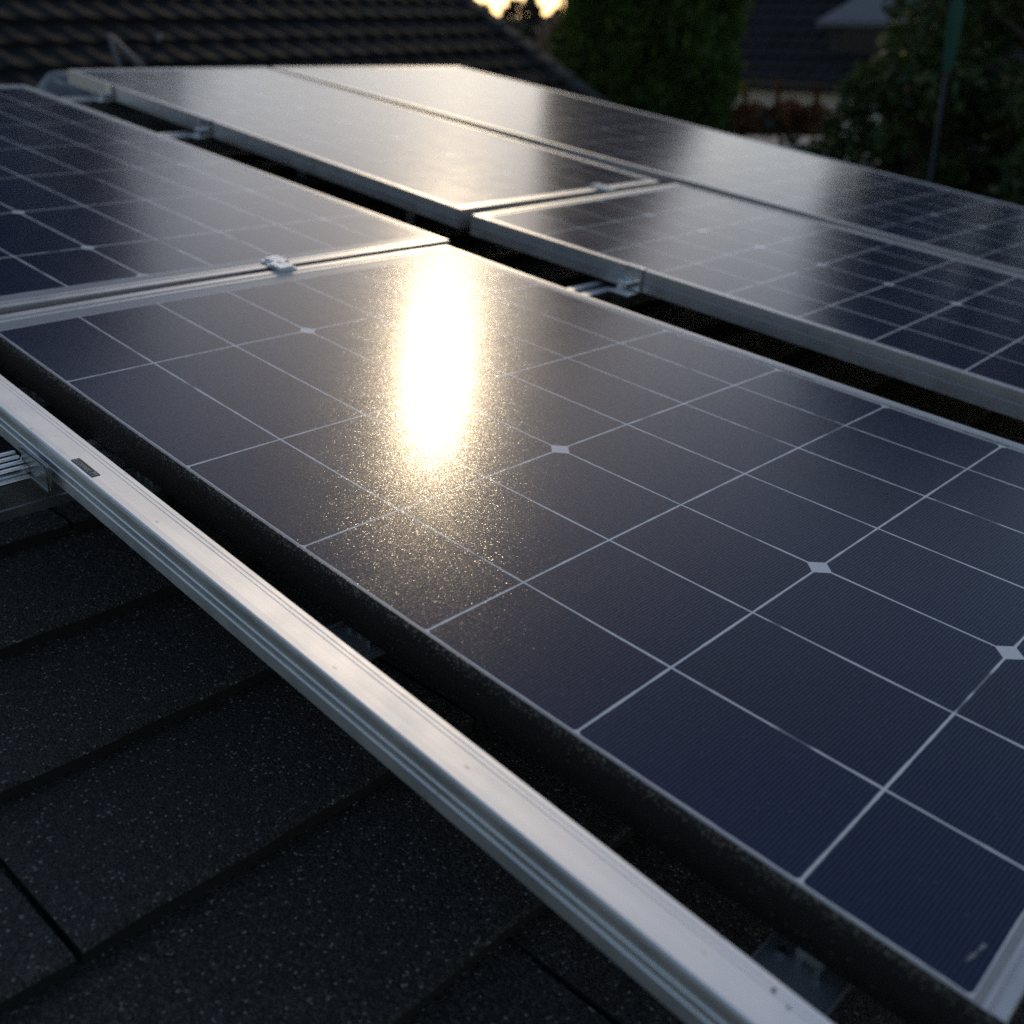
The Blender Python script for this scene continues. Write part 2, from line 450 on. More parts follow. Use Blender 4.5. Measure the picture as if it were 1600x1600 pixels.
FRAME = [(0.028, -0.046), (0.0, -0.046), (0.0, -0.0215), (0.0009, -0.0205), (0.0009, -0.0185), (0.0, -0.0175), (0.0, 0.0006), (0.0008, 0.0014),
         (0.0092, 0.0014), (0.0100, -0.0010), (0.0122, -0.0010), (0.0130, 0.0007), (0.0170, 0.0007), (0.0176, -0.0020)]
def solar_panel(label, rect, ul, vl, warp, cells, black_front=False, loc=(0, 0), ku=1.75):
    root = empty('solar_panel', ROOF @ Matrix.Translation((loc[0], loc[1], 0)), label, 'solar panel', 'framed solar panels on the shingle roof')
    u0, u1, v0, v1 = rect
    def W(u, v, h):
        a, b = warp(u, v); return (a - loc[0], b - loc[1], h)
    # ---- glass sheet with its cells
    ins = 0.0172
    ub = [u0 + ins * ku] + list(ul) + [u1 - ins * (1 if black_front else ku)]; vb = ([v0] if black_front else [v0 + ins]) + list(vl) + [v1 - ins]
    vs = []; fs = []; mi = []; uv = []; sz = []
    for a in range(len(ub) - 1):
        for b in range(len(vb) - 1):
            inner = 0 < a < len(ub) - 2 and 0 < b < len(vb) - 2
            q = [(ub[a], vb[b]), (ub[a + 1], vb[b]), (ub[a + 1], vb[b + 1]), (ub[a], vb[b + 1])]
            k = len(vs); N = 2
            for jj in range(N + 1):
                for ii in range(N + 1):
                    vs.append(W(ub[a] + (ub[a + 1] - ub[a]) * ii / N, vb[b] + (vb[b + 1] - vb[b]) * jj / N, 0.0))
            for jj in range(N):
                for ii in range(N):
                    c = k + jj * (N + 1) + ii
                    fs.append((c, c + 1, c + N + 2, c + N + 1)); mi.append(0 if inner else 1)
                    for (x, y) in ((ii, jj), (ii + 1, jj), (ii + 1, jj + 1), (ii, jj + 1)):
                        uv.append((a - 1 + x / N, b - 1 + y / N)); sz.append((ub[a + 1] - ub[a], vb[b + 1] - vb[b]))
    k = len(vs)   # underside
    for q in ((u0 + ins, v0 + ins), (u1 - ins, v0 + ins), (u1 - ins, v1 - ins), (u0 + ins, v1 - ins)): vs.append(W(*q, -0.006))
    fs.append((k + 3, k + 2, k + 1, k)); mi.append(1); uv += [(0.5, 0.5)] * 4; sz += [(1, 1)] * 4
    link('cell_sheet', vs, fs, [cells, M_BACK], root, mat_idx=mi, uvs={'cell': uv, 'size': sz})
    # ---- frame
    def side(prof, s, n=14):
        vv = []; 
        for t in np.linspace(0, 1, n + 1):
            for d, h in prof:
                dd = d
                dm = max(dd, 0.0)
                kr = 1 if black_front else ku
                a0, a1, b0, b1 = u0 + dm * ku, u1 - dm * kr, v0 + dm, v1 - dm
                if s == 0: p = (a0 + (a1 - a0) * t, v0 + dd)
                if s == 1: bb = v0 if black_front else b0; p = (u1 - dd * kr, bb + (b1 - bb) * t)
                if s == 2: p = (a1 + (a0 - a1) * t, v1 - dd)
                if s == 3: p = (u0 + dd * ku, b1 + (b0 - b1) * t)
                vv.append((*p, h))
        m = len(prof); ff = []
        for t in range(n):
            for q in range(m - 1):
                ff.append((t * m + q, (t + 1) * m + q, (t + 1) * m + q + 1, t * m + q + 1))
        return vv, ff
    mb = MB()
    for s in range(4):
        if s == 0 and black_front: continue
        vv, ff = side(FRAME, s); mb.add([W(*p) for p in vv], ff)
    mb.build('frame', M_ALU_U, root)
    if black_front:
        prof = [(0.0003, 0.0003), (-0.0008, 0.0009), (-0.0022, 0.0004), (-0.0035, -0.0018), (-0.0042, -0.006), (-0.0042, -0.014), (-0.0045, -0.026), (-0.0045, -0.049), (-0.003, -0.051), (0.02, -0.051)]
        vv, ff = side(prof, 0, 520)
        rnd = random.Random(5); m = len(prof); out = []
        for q, p in enumerate(vv):
            kk = q % m; amp = (0, .0001, .00025, .0004, .0004, .0003, .0002, .0002, .0001, 0)[kk]
            out.append(W(p[0], p[1] + rnd.gauss(0, amp), p[2] + rnd.gauss(0, amp)))
        e = MB(); e.add(out, ff); o = e.build('edge_strip', M_GRIT, root, smooth=True)
        o['label'] = 'gritty black edge facing the rail'
    return root, W

UL_A = [-.772, -.543, -.232, 0.0, .198, .391, .613, .748]; VL_A = [0.0, .142, .289, .434, .583, .726, .868, 1.004]
pA, WA = solar_panel('solar panel with sun glare, gritty black edge and barcode strips', (-.834, .772, -.0035, 1.034), UL_A, VL_A, warp_near, M_CELL_A, True)
# barcode strips under the glass, in the white margin
lb = NT('barcode print'); P = lb.obj(); lx, ly, _ = lb.sep(P)
bars = lb.n('ShaderNodeTexWhiteNoise', noise_dimensions='1D'); lb.put(bars.inputs['W'], lb.math('FLOOR', lb.math('MULTIPLY', lx, 700.0)))
lb.set(Base_Color=lb.mix(lb.math('GREATER_THAN', bars.outputs[0], 0.45), c4(0.11, 0.12, 0.13), c4(0.34, 0.35, 0.36)), Roughness=0.3)
for a0, a1, b0, b1 in ((-0.115, 0.0, 1.0095, 1.0135), (0.005, 0.062, 1.0085, 1.0145), (0.20, 0.285, 1.0095, 1.0125), (0.325, 0.40, 1.0095, 1.0125)):
    mb = MB(); n = 6
    vs = [WA(a0 + (a1 - a0) * q / n, b, 0.0006) for q in range(n + 1) for b in (b0, b1)]
    mb.add(vs, [(2 * q, 2 * q + 2, 2 * q + 3, 2 * q + 1) for q in range(n)]); mb.build('barcode_strip', lb.m, pA)
# corner grommet smear of silicone near the low corner
mb = MB()
for q in range(7):
    t = q / 6; mb.cyl((*WA(0.733 + 0.004 * t, 0.025 + 0.022 * t, 0)[:2], 0.0002), 0.0008 + 0.0010 * abs(math.sin(q * 2.3)), 0.0005, 8)
mb.build('sealant_smear', mat_plain('dried sealant', (0.24, 0.26, 0.27), 0.6), pA)

ulB = [-2.857 + .06 + .281 * k for k in range(7)] ; ulB = [-2.806, -2.53, -2.25, -1.97, -1.685, -1.397, -1.11, -.908]
rectB = (-2.857, -.851, -.19, 1.04)
qB = [(-2.857, -.19), (-.868, -.19), (-.842, 1.036), (-2.857, 1.056)]
solar_panel('solar panel half dark and half pale with sky, ending at the seam behind the glare', rectB, ulB, [-.07, .07, .21, .35, .49, .632, .775, .897, 1.012], quad_warp(rectB, qB), M_CELL_B)

rectC = (-3.16, -1.038, 1.28, 2.12)
qC = [(-3.155, 1.355), (-1.037, 1.262), (-1.043, 2.098), (-3.175, 2.222)]
solar_panel('solar panel washed grey by sky glow, far row, above the tiny seam clamp', rectC, [-3.12 + .2585 * k for k in range(9)][:-1] + [-1.075], [1.30, 1.44, 1.58, 1.72, 1.86, 2.0, 2.10], quad_warp(rectC, qC), M_CELL_B)

rectD = (-1.0, 1.02, 1.285, 2.15)
qD = [(-.987, 1.250), (1.03, 1.302), (1.0, 2.16), (-1.008, 2.128)]
solar_panel('solar panel with clear cell grid and a silver end clamp on its edge', rectD, [-.965, -.80, -.638, -.475, -.31, -.143, .014, .193, .36, .525, .69, .855, .985], [1.306, 1.448, 1.588, 1.733, 1.875, 2.014, 2.13], quad_warp(rectD, qD), M_CELL_B)

rectE = (-3.175, 0.95, 2.165, 3.1)
qE = [(-3.178, 2.252), (0.95, 2.165), (0.95, 2.975), (-3.155, 3.332)]
solar_panel('long solar panel furthest back with bright sun patch, rising to the tiled roof', rectE, [-3.13 + .1625 * k for k in range(25)] + [.905], [2.19, 2.335, 2.475, 2.613, 2.755, 2.89, 3.03, 3.08], quad_warp(rectE, qE), M_CELL_B)

# ------------------------------------------------------------------ rails
def cross_rail(u, v0, v1, label, w=0.03):
    pr = [(-w, -.103), (-w, -.0895), (-w + .0015, -.0885), (-w + .0015, -.0765), (-w, -.0755), (-w, -.0545), (-w + .001, -.0535), (-.011, -.0535), (-.011, -.064), (.011, -.064), (.011, -.0535), (w - .001, -.0535), (w, -.0545), (w, -.0755), (w - .0015, -.0765), (w - .0015, -.0885), (w, -.0895), (w, -.103)]
    mb = MB(); mb.extrude(pr, [v0, v1], lambda t, a, b: (a, t, b))
    # feet down to the shingles
    q = v0 + 0.95
    while q < v1:
        mb.box(-.018, .018, q - .03, q + .03, H0 - .004, -.1035, 0.002); q += 0.9
    o = mb.build('cross_rail', M_RAILV, None, ROOF @ Matrix.Translation((u, 0, 0)))
    return tag(o, label, 'mounting rail', 'silver cross rails under the panels')
cross_rail(-.435, -.62, 1.02, 'slotted cross rail passing under the long front rail, with the ridged clip on top')
cross_rail(-2.90, -.1, 3.2, 'cross rail crossing the gap beside the crumpled flashing, uppermost of the silver cross rails')
cross_rail(-2.27, -.1, 3.2, 'cross rail crossing the gap at the second clamp down from the flashing')
cross_rail(-.565, 1.09, 2.9, 'cross rail below the silver end clamp of the clear-gridded panel')

def front_rail():
    # local x along the rail, y towards the panels, z up
    a = math.atan2(-.0935 + .048, .65 + .611)
    p0 = Vector((-.611, -.0480, 0))
    M = ROOF @ Matrix.Translation(p0) @ Matrix.Rotation(a, 4, 'Z')
    top = 0.0015
    pr = [(0, -.0535), (0, top - .001), (-.001, top), (-.0065, top), (-.0068, top - .0005), (-.0074, top - .0005), (-.0077, top), (-.0115, top), (-.0118, top - .0006), (-.0124, top - .0006), (-.0127, top),
          (-.0225, top), (-.034, top + .0001), (-.0415, top), (-.0432, top - .0012), (-.0436, -.004), (-.0408, -.0190), (-.0418, -.0200), (-.0416, -.0220), (-.0402, -.0230), (-.0386, -.0325), (-.0398, -.0335), (-.0394, -.0360), (-.0380, -.0370), (-.0362, -.0535)]
    mb = MB(); mb.extrude(pr, [-1.3, 0, .8, 2.2], lambda t, y, z: (t, y, z))
    root = empty('mounting_rail', M, 'long bright aluminium rail in front of the black panel edge, with a dark stamp', 'mounting rail')
    mb.build('rail_body', M_RAIL, root)
    # dark stamp
    k = MB(); x0 = 0.293
    k.box(x0, x0 + .053, -.0380, -.0276, top + .0002, top + .0006)
    st = k.build('stamp', mat_plain('stamp ink', (0.02, 0.02, 0.022), 0.5), root)
    cu = bpy.data.curves.new('stamp_text', 'FONT'); cu.body = 'Ecomet M'; cu.size = 0.0118; cu.extrude = 0.00012
    cu.space_character = 1.0
    to = bpy.data.objects.new('tmp', cu); COL.objects.link(to)
    dg = bpy.context.evaluated_depsgraph_get(); me = bpy.data.meshes.new_from_object(to.evaluated_get(dg))
    COL.objects.unlink(to); bpy.data.objects.remove(to)
    xs = [v.co.x for v in me.vertices]; sx = .049 / (max(xs) - min(xs))
    for v in me.vertices: v.co = Vector((x0 + .002 + (v.co.x - min(xs)) * sx, -.0366 + v.co.y, top + .0008 + v.co.z))
    me.materials.clear(); me.materials.append(mat_plain('stamp lettering', (0.42, 0.43, 0.44), 0.5))
    lo = bpy.data.objects.new('lettering', me); COL.objects.link(lo); lo.parent = st
    # drilled hole near the low end
    h = MB(); h.cyl((1.262, -.0100, top + .0001), .0017, .0006, 14); h.cyl((1.276, -.0135, top + .0001), .0010, .0006, 12)
    h.build('drill_mark', mat_plain('drill mark', (0.06, 0.065, 0.075), 0.5), root)
    return M
RAIL_M = front_rail()

# ------------------------------------------------------------------ clamps, clips, brackets
def part_tree(root):
    return root, list(root.children)
def dup(root, matrix, label):
    r = root.copy(); COL.objects.link(r); r.matrix_world = matrix; r['label'] = label
    for ch in root.children:
        c = ch.copy(); COL.objects.link(c); c.parent = r
        for g in ch.children:
            d = g.copy(); COL.objects.link(d); d.parent = c
    return r

def mid_clamp(loc, label):
    root = empty('mid_clamp', ROOF @ Matrix.Translation(loc), label, 'clamp', 'clamps holding the panel frames')
    mb = MB()
    mb.box(-.036, .004, -.016, .024, .0018, .0052, .0008)
    mb.box(-.006, .036, -.024, .016, .0018, .0058, .0008)
    for q in range(3):
        mb.box(-.034 + .0125 * q, -.026 + .0125 * q, -.010, .0245, .0050, .0098, .0016)
        mb.box(.002 + .0125 * q, .0105 + .0125 * q, -.0245, .010, .0056, .0104, .0016)
    mb.build('clamp_plate', M_CLAMP, root)
    b = MB(); b.cyl((0, 0, .0056), .0075, .0055, 6); b.cyl((0, 0, .011), .004, .0012, 12)
    b.build('bolt', M_STEEL, root)
    s = MB(); s.box(-.006, .006, -.006, .006, -.052, .0017); s.build('clamp_stem', M_STEEL, root)
    return root
mc = mid_clamp((-.852, .592, 0), 'serrated silver clamp on the seam behind the glare panel')
dup(mc, ROOF @ Matrix.Translation((-1.046, 1.826, 0.0)), 'small clamp on the seam between the grey-glow panel and the clear-gridded panel')

def end_clamp(loc, label, a=0.0):
    root = empty('end_clamp', ROOF @ Matrix.Translation(loc) @ Matrix.Rotation(a, 4, 'Z'), label, 'clamp', 'clamps holding the panel frames')
    mb = MB()
    mb.box(-.022, .022, -.004, .010, .0018, .0042, .0008)
    for q in range(3): mb.box(-.018 + .0125 * q, -.0125 + .0125 * q, -.004, .010, .0040, .0052, .0004)
    mb.box(-.022, .022, -.0062, -.0015, -.046, .0042, .0008)
    mb.build('hook_plate', M_CLAMP, root)
    f = MB(); f.box(-.030, .020, -.044, -.0066, -.0532, -.0475, .001); f.box(-.022, .006, -.030, -.0066, -.0474, -.026, .002)
    f.build('foot_block', M_CLAMP, root)
    b = MB(); b.cyl((-.008, -.021, -.026), .0065, .006, 6); b.cyl((-.008, -.021, -.020), .0032, .003, 10); b.build('bolt', M_STEEL, root)
    return root
ec = end_clamp((-.500, 1.2615, 0), 'silver end clamp hooked over the front edge of the clear-gridded panel', .026)
dup(ec, ROOF @ Matrix.Translation((-2.20, 1.309, 0)) @ Matrix.Rotation(-.044, 4, 'Z'), 'end clamp on the washed-grey panel, second from the flashing')
dup(ec, ROOF @ Matrix.Translation((-2.83, 1.338, 0)) @ Matrix.Rotation(-.044, 4, 'Z'), 'end clamp on the washed-grey panel, beside the crumpled flashing')

def panel_foot():
    root = empty('panel_foot', ROOF @ Matrix.Translation((-1.235, 1.285, 0)), 'pale upright foot under the low corner of the washed-grey panel', 'support foot')
    mb = MB(); mb.box(-.012, .012, -.006, .006, H0 - .002, -.0465, .002); mb.build('foot_post', M_CLAMP, root)
    b = MB(); b.box(-.04, .04, -.04, .04, H0 - .003, H0 + .018, .002); b.build('foot_plate', M_DARKM, root)
panel_foot()

def rail_clip():
    root = empty('rail_clip', ROOF @ Matrix.Translation((-.43, -.13, -.054)), 'ridged silver clip fastening the long front rail to the cross rail beneath', 'clip')
    mb = MB()
    mb.box(-.022, .030, -.030, .024, .0006, .0040, .0008)
    for q in range(4):
        mb.box(-.020 + .011 * q, -.0125 + .011 * q, -.026, .022, .0038, .021 - .002 * q, .0022)
    mb.box(-.0225, .024, -.0305, -.027, .0006, .024, .001)
    mb.build('ridged_block', M_CLAMP, root)
    s = MB()
    s.box(.000, .073, .0215, .0250, .000, .034, .0012)
    s.box(.000, .073, .0180, .0250, -.002, .004, .0012)
    s.build('side_plate', mat_alu('dull clip plate', 'u', 0.36, 0.4), root)
    w = MB()
    w.tube([(.002, .0196, .033), (.020, .0192, .0345), (.066, .0192, .0345), (.0735, .0192, .031), (.0750, .0192, .004), (.070, .0192, -.003)], .0009, 8)
    w.build('wire_loop', mat_plain('black wire', (0.02, 0.02, 0.022), 0.4), root, smooth=True)
rail_clip()

def gap_bracket(u, v, label):
    root = empty('rail_bracket', ROOF @ Matrix.Translation((u, v, -.08)), label, 'bracket', 'dark brackets in the gap under the black edge')
    mb = MB()
    mb.box(-.034, .034, -.028, .030, -.003, .0, .0006)
    mb.box(-.034, .034, -.0285, -.0265, .0002, .0045, .0005)
    mb.box(-.034, -.032, -.026, .030, .0002, .0045, .0005); mb.box(.032, .034, -.026, .030, .0002, .0045, .0005)
    mb.box(-.034, .034, .0285, .0305, .0002, .0045, .0005)
    mb.build('bracket_plate', M_DARKM, root)
    b = MB()
    for q, (x, y) in enumerate(((-.020, .004), (-.006, .007), (.012, .004))):
        b.cyl((x, y, .0002), .0042, .0045, 6)
    b.build('bolt', M_STEEL, root)
    f = MB(); f.box(-.012, .012, .010, .024, .0003, .030, .001); f.build('bracket_stem', M_DARKM, root)
    return root
gb = gap_bracket(.085, .012, 'dark bolted bracket in the gap beside the middle of the rail, below the glare')
dup(gb, ROOF @ Matrix.Translation((.636, -.004, -.08)), 'dark bracket in the gap at the low end of the rail, near the drill mark')
dup(gb, ROOF @ Matrix.Translation((-.366, .022, -.08)), 'dark bracket in the gap just below the stamp on the rail')
dup(gb, ROOF @ Matrix.Translation((-.69, .036, -.08)), 'dark bracket in the gap uppermost along the rail, above the wire clip')

# crumpled flashing along the top of the shingles
def flashing():
    rng = np.random.default_rng(11)
    nu, nv = 22, 380
    vs = []
    ph = rng.uniform(0, 6.28, 12)
    for a in range(nu + 1):
        for b in range(nv + 1):
            u = -3.62 + .56 * a / nu; v = .2 + 3.1 * b / nv
            bumpy = .026 * math.sin(v * 17 + ph[0] + 2 * math.sin(u * 9)) + .018 * math.sin(v * 41 + u * 23 + ph[1]) + .012 * math.sin(v * 73 - u * 51 + ph[2])
            prof = math.sin(math.pi * min(1, max(0, a / nu))); bumpy *= (.9 if v < 1.3 else max(.06, .9 - 3.5 * (v - 1.3)))
            vs.append((u, v, H0 + .02 + (.085 if v < 1.3 else min(.16, .085 + .5 * (v - 1.3))) * prof + bumpy * prof + float(rng.normal(0, .002))))  # part behind the panels is raised, unseen, to keep sun off the gap
    fs = [(a * (nv + 1) + b, (a + 1) * (nv + 1) + b, (a + 1) * (nv + 1) + b + 1, a * (nv + 1) + b + 1) for a in range(nu) for b in range(nv)]
    o = link('ridge_flashing', vs, fs, mat_plain('weathered lead', (0.16, 0.165, 0.17), 0.45, 0.3, 30, 0.5), None, ROOF, True)
    tag(o, 'crumpled grey flashing along the top of the shingles, raised behind the panel ends to block sun', 'flashing')
flashing()

def strut(p0, apex, p1):
    mb = MB(); mb.tube([p0, apex], .012, 8); mb.tube([(apex[0] + .01, apex[1] - .01, apex[2] - .012), p1], .016, 8)
    o = mb.build('brace_rods', mat_plain('grey painted rod', (0.09, 0.092, 0.095), 0.7, 0.0), smooth=True)
    tag(o, 'two thin grey rods meeting in a peak before the tiled roof', 'rods')
strut((-1.93, 5.7, 4.70), (-2.06, 5.98, 4.895), (-1.80, 5.75, 4.71))

# ------------------------------------------------------------------ tiled roofs
def tile_surface(mb, P0, c, d, n, s0, s1, e0, e1, tw, ex, amp, lift, sub=8):
    """rows of pantiles; s along the courses, e up the slope"""
    ns = int((s1 - s0) / tw * sub)
    ss = np.linspace(s0, s1, ns + 1)
    ph = (ss / tw) % 1.0
    wave = amp * (0.5 + 0.5 * np.cos(2 * np.pi * ph)) ** 1.6
    e = e0
    rng = np.random.default_rng(3)
    while e < e1 - 1e-6:
        eT = min(e + ex * 1.08, e1)
        jit = rng.normal(0, .004)
        rows = [(e, -.012), (e, lift), (e + ex * .5, lift * .52), (eT, 0.0)]
        vs = []
        for ee, h in rows:
            hh = wave + h + jit if h > -.01 else wave * 0.6 + h
            pts = P0[None] + np.outer(ss, c) - ee * d[None] + np.outer(hh, n)
            vs += [tuple(p) for p in pts]
        m = ns + 1; fs = []
        for r in range(3):
            for q in range(ns):
                fs.append((r * m + q, r * m + q + 1, (r + 1) * m + q + 1, (r + 1) * m + q))
        mb.add(vs, fs); e += ex

def tiled_house():
    az = R(40); phi = R(28)
    c = np.array([math.sin(az), math.cos(az), 0]); hd = np.array([math.cos(az), -math.sin(az), 0])
    d = np.array([hd[0] * math.cos(phi), hd[1] * math.cos(phi), -math.sin(phi)])
    n = np.array([hd[0] * math.sin(phi), hd[1] * math.sin(phi), math.cos(phi)])
    P0 = np.array([-3.54, 11.7, 4.709])
    s0, s1, e0, e1 = -6.5, VERGE_S, -3.2, 3.9
    root = empty('tiled_house', Matrix.Identity(4), 'house with a long dark pantile roof and a roof window, rising behind the panel ends', 'house')
    mb = MB(); tile_surface(mb, P0, c, d, n, s0, s1, e0, e1, .29, .40, .030, .055)
    # back slope
    rp = P0 - e1 * d
    def at(s, e, h=0.0): return Vector(P0 + s * c - e * d + h * n)
    def back(s, e, h=0.0):
        db = np.array([-d[0], -d[1], d[2]]); return Vector(rp + s * c + e * db + np.array([0, 0, h]))
    mb.add([back(s0, 0, -.02), back(s1, 0, -.02), back(s1, 7, -.02), back(s0, 7, -.02)], [(0, 1, 2, 3)])
    rf = mb.build('roof', mat_tile(), root, smooth=False)
    v = MB()
    for k in range(21):
        ea = e0 + (e1 - e0) * k / 21; eb = ea + (e1 - e0) / 21 * 1.02
        pts = [at(s1 - .16, ea, .02), at(s1 + .05, ea, .02), at(s1 + .05, eb, .0), at(s1 - .16, eb, .0), at(s1 - .16, ea, .10), at(s1 + .05, ea, .10), at(s1 + .05, eb, .075), at(s1 - .16, eb, .075)]
        v.add(pts, [(0, 3, 2, 1), (4, 5, 6, 7), (0, 1, 5, 4), (1, 2, 6, 5), (2, 3, 7, 6), (3, 0, 4, 7)])
    v.build('verge_tiles', mat_tile('verge tile', (0.07, 0.066, 0.062)), root)
    r = MB()
    k = s0
    while k < s1:
        q0, q1 = back(k, 0, .06), back(min(k + .42, s1), 0, .075); r.tube([q0, q1], [.13, .115], 10); k += .40
    r.build('ridge_tiles', mat_tile('ridge tile', (0.045, 0.043, 0.042)), root, smooth=True)
    g = MB(); g.tube([at(s0, e0 - .08, -.05), at(s1, e0 - .08, -.05)], .07, 10); g.build('gutter', mat_plain('grey gutter', (0.08, 0.08, 0.085), 0.4), root, smooth=True)
    # walls
    a0, a1 = s0 + .3, s1 - .3
    corners = [at(a0, e0 + .5, -.05), at(a1, e0 + .5, -.05), back(a1, 6.5, -.06), back(a0, 6.5, -.06)]
    gab = [back(a1, 0, -.12), back(a0, 0, -.12)]
    vs = corners + [Vector((p.x, p.y, 0)) for p in corners] + gab
    link('wall', vs, [(0, 4, 5, 1), (1, 5, 6, 2, 8), (2, 6, 7, 3), (3, 7, 4, 0, 9)], mat_plain('plaster wall', (0.45, 0.42, 0.37), 0.85, 0, 2, 0.12), root)
    # roof window at the left end
    wc = (ROOFWIN_S, ROOFWIN_E)
    w = MB()
    for (sa, sb, ea, eb) in ((wc[0] - .45, wc[0] - .38, wc[1] - .6, wc[1] + .6), (wc[0] + .38, wc[0] + .45, wc[1] - .6, wc[1] + .6), (wc[0] - .38, wc[0] + .38, wc[1] - .6, wc[1] - .52), (wc[0] - .38, wc[0] + .38, wc[1] + .52, wc[1] + .6)):
        p = [at(sa, ea, .02), at(sb, ea, .02), at(sb, eb, .02), at(sa, eb, .02), at(sa, ea, .13), at(sb, ea, .13), at(sb, eb, .13), at(sa, eb, .13)]
        w.add(p, [(0, 3, 2, 1), (4, 5, 6, 7), (0, 1, 5, 4), (1, 2, 6, 5), (2, 3, 7, 6), (3, 0, 4, 7)])
    win = w.build('roof_window', mat_plain('window cladding', (0.16, 0.18, 0.20), 0.4, 0.5), root)
    gl = NT('roof window glass'); gl.set(Base_Color=c4(0.02, 0.03, 0.04), Roughness=0.05)
    link('pane', [at(wc[0] - .38, wc[1] - .52, .10), at(wc[0] + .38, wc[1] - .52, .10), at(wc[0] + .38, wc[1] + .52, .10), at(wc[0] - .38, wc[1] + .52, .10)], [(0, 1, 2, 3)], gl.m, win)
    # small pale vent knob
    k = MB(); p = at(VENT_S, VENT_E, .06); k.tube([p, p + Vector((0, 0, .07))], [.035, .025], 10); k.build('vent_knob', mat_plain('pale vent', (0.16, 0.16, 0.16), 0.5), root, smooth=True)
VERGE_S, ROOFWIN_S, ROOFWIN_E, VENT_S, VENT_E = 5.5, -2.6, 0.55, -0.05, -0.05
tiled_house()

def neighbour_house():
    c = np.array([.75, -.66, 0.]); c /= np.linalg.norm(c); hd = np.array([-c[1] * -1 * -1, 0, 0])
    hd = np.array([c[1], -c[0], 0.]); phi = R(38)
    d = np.array([hd[0] * math.cos(phi), hd[1] * math.cos(phi), -math.sin(phi)]); n = np.array([hd[0] * math.sin(phi), hd[1] * math.sin(phi), math.cos(phi)])
    P0 = np.array([4.8, 25.0, 3.68])
    s0, s1, e1 = -3.0, 9.5, 5.4
    root = empty('neighbour_house', Matrix.Identity(4), 'cream-walled house with dark ribbed roof and dormer, between the tall conifer and the leafy tree', 'house')
    mb = MB(); tile_surface(mb, P0, c, d, n, s0, s1, 0, e1, .33, .36, .03, .05, 6)
    rp = P0 - e1 * d; db = np.array([-d[0], -d[1], d[2]])
    mb.add([Vector(rp + s * c + e * db) for s, e in ((s0, 0), (s1, 0), (s1, e1), (s0, e1))], [(0, 1, 2, 3)])
    mb.build('roof', mat_tile('slate tile', (0.026, 0.025, 0.026)), root)
    def at(s, e, h=0.0): return Vector(P0 + s * c - e * d + h * n)
    g = MB(); g.tube([at(s0, -.1, -.03), at(s1, -.1, -.03)], .085, 10); g.build('gutter', mat_plain('dark gutter', (0.012, 0.012, 0.013), 0.8), root, smooth=True)
    f0 = P0 - hd * .35; f0[2] = P0[2] - .02
    b0 = f0 - hd * 7.6
    pts = [Vector(f0 + s * c) for s in (s0 + .4, s1 - .4)] + [Vector(b0 + s * c) for s in (s1 - .4, s0 + .4)]
    rid = [Vector(rp + s * c + np.array([0, 0, -.12])) for s in (s1 - .4, s0 + .4)]
    vs = pts + [Vector((p.x, p.y, 0)) for p in pts] + rid
    link('wall', vs, [(0, 4, 5, 1), (1, 5, 6, 2, 8), (2, 6, 7, 3), (3, 7, 4, 0, 9)], mat_plain('cream render', (0.86, 0.78, 0.67), 0.9, 0, 1.5, 0.14), root)
    # dormer
    s, e = 2.6, 1.0
    o = at(s, e)
    X = Vector(c); Y = Vector(hd); Z = Vector((0, 0, 1))
    def q(a, b, h): return o + X * a + Y * b + Z * h
    dm = MB(); dm.add([q(-.8, .1, -.5), q(.8, .1, -.5), q(.8, .1, .55), q(-.8, .1, .55), q(-.8, -2, -.5), q(.8, -2, -.5), q(.8, -2, .55), q(-.8, -2, .55)], [(0, 1, 2, 3), (1, 5, 6, 2), (4, 0, 3, 7)])
    dm.build('dormer_wall', mat_plain('dormer cheek', (0.03, 0.03, 0.032), 0.6), root)
    dr = MB()
    top = [q(-1.0, .35, .55), q(1.0, .35, .55), q(1.0, -1.9, .55), q(-1.0, -1.9, .55), q(-.32, -.55, 1.16), q(.32, -.55, 1.16), q(.32, -2.4, 1.16), q(-.32, -2.4, 1.16)]
    fs = [(0, 1, 5, 4), (1, 2, 6, 5), (3, 0, 4, 7), (4, 5, 6, 7)]
    dr.add(top, fs); dr.add([q(-1.0, .35, .45), q(1.0, .35, .45), q(1.0, .35, .55), q(-1.0, .35, .55), q(-1.0, -1.9, .45), q(1.0, -1.9, .45), q(1.0, -1.9, .549), q(-1.0, -1.9, .549)], [(0, 1, 2, 3), (1, 5, 6, 2), (4, 0, 3, 7), (0, 4, 5, 1)])
    dr.build('dormer_roof', mat_plain('grey zinc', (0.13, 0.14, 0.155), 0.5, 0.2, 3, 0.2), root)
    w = MB(); w.add([q(-.5, .13, -.2), q(.5, .13, -.2), q(.5, .13, .45), q(-.5, .13, .45)], [(0, 1, 2, 3)])
    gl = NT('dormer glass'); gl.set(Base_Color=c4(0.008, 0.009, 0.01), Roughness=0.35); w.build('dormer_window', gl.m, root)
neighbour_house()

def garage():
    root = empty('garage', rot_z_at((4.40, 17.4, 0), R(-6)), 'flat-roofed garage with pale roof deck, in front of the rusty shrubs', 'garage')
    b = MB(); b.box(-.62, .62, -.6, .6, 0, 3.06); b.build('wall', mat_plain('dark boarding', (0.03, 0.036, 0.04), 0.7), root)
    r = MB(); r.box(-.72, .72, -.7, .7, 3.062, 3.2, .01); r.build('roof', mat_plain('pale felt deck', (0.42, 0.36, 0.3), 0.9, 0, 6, 0.2), root)
    d = MB(); d.box(-.4, .4, -.63, -.602, 0.0, 2.2, .01); d.build('door', mat_plain('garage door', (0.12, 0.13, 0.14), 0.5), root)
garage()

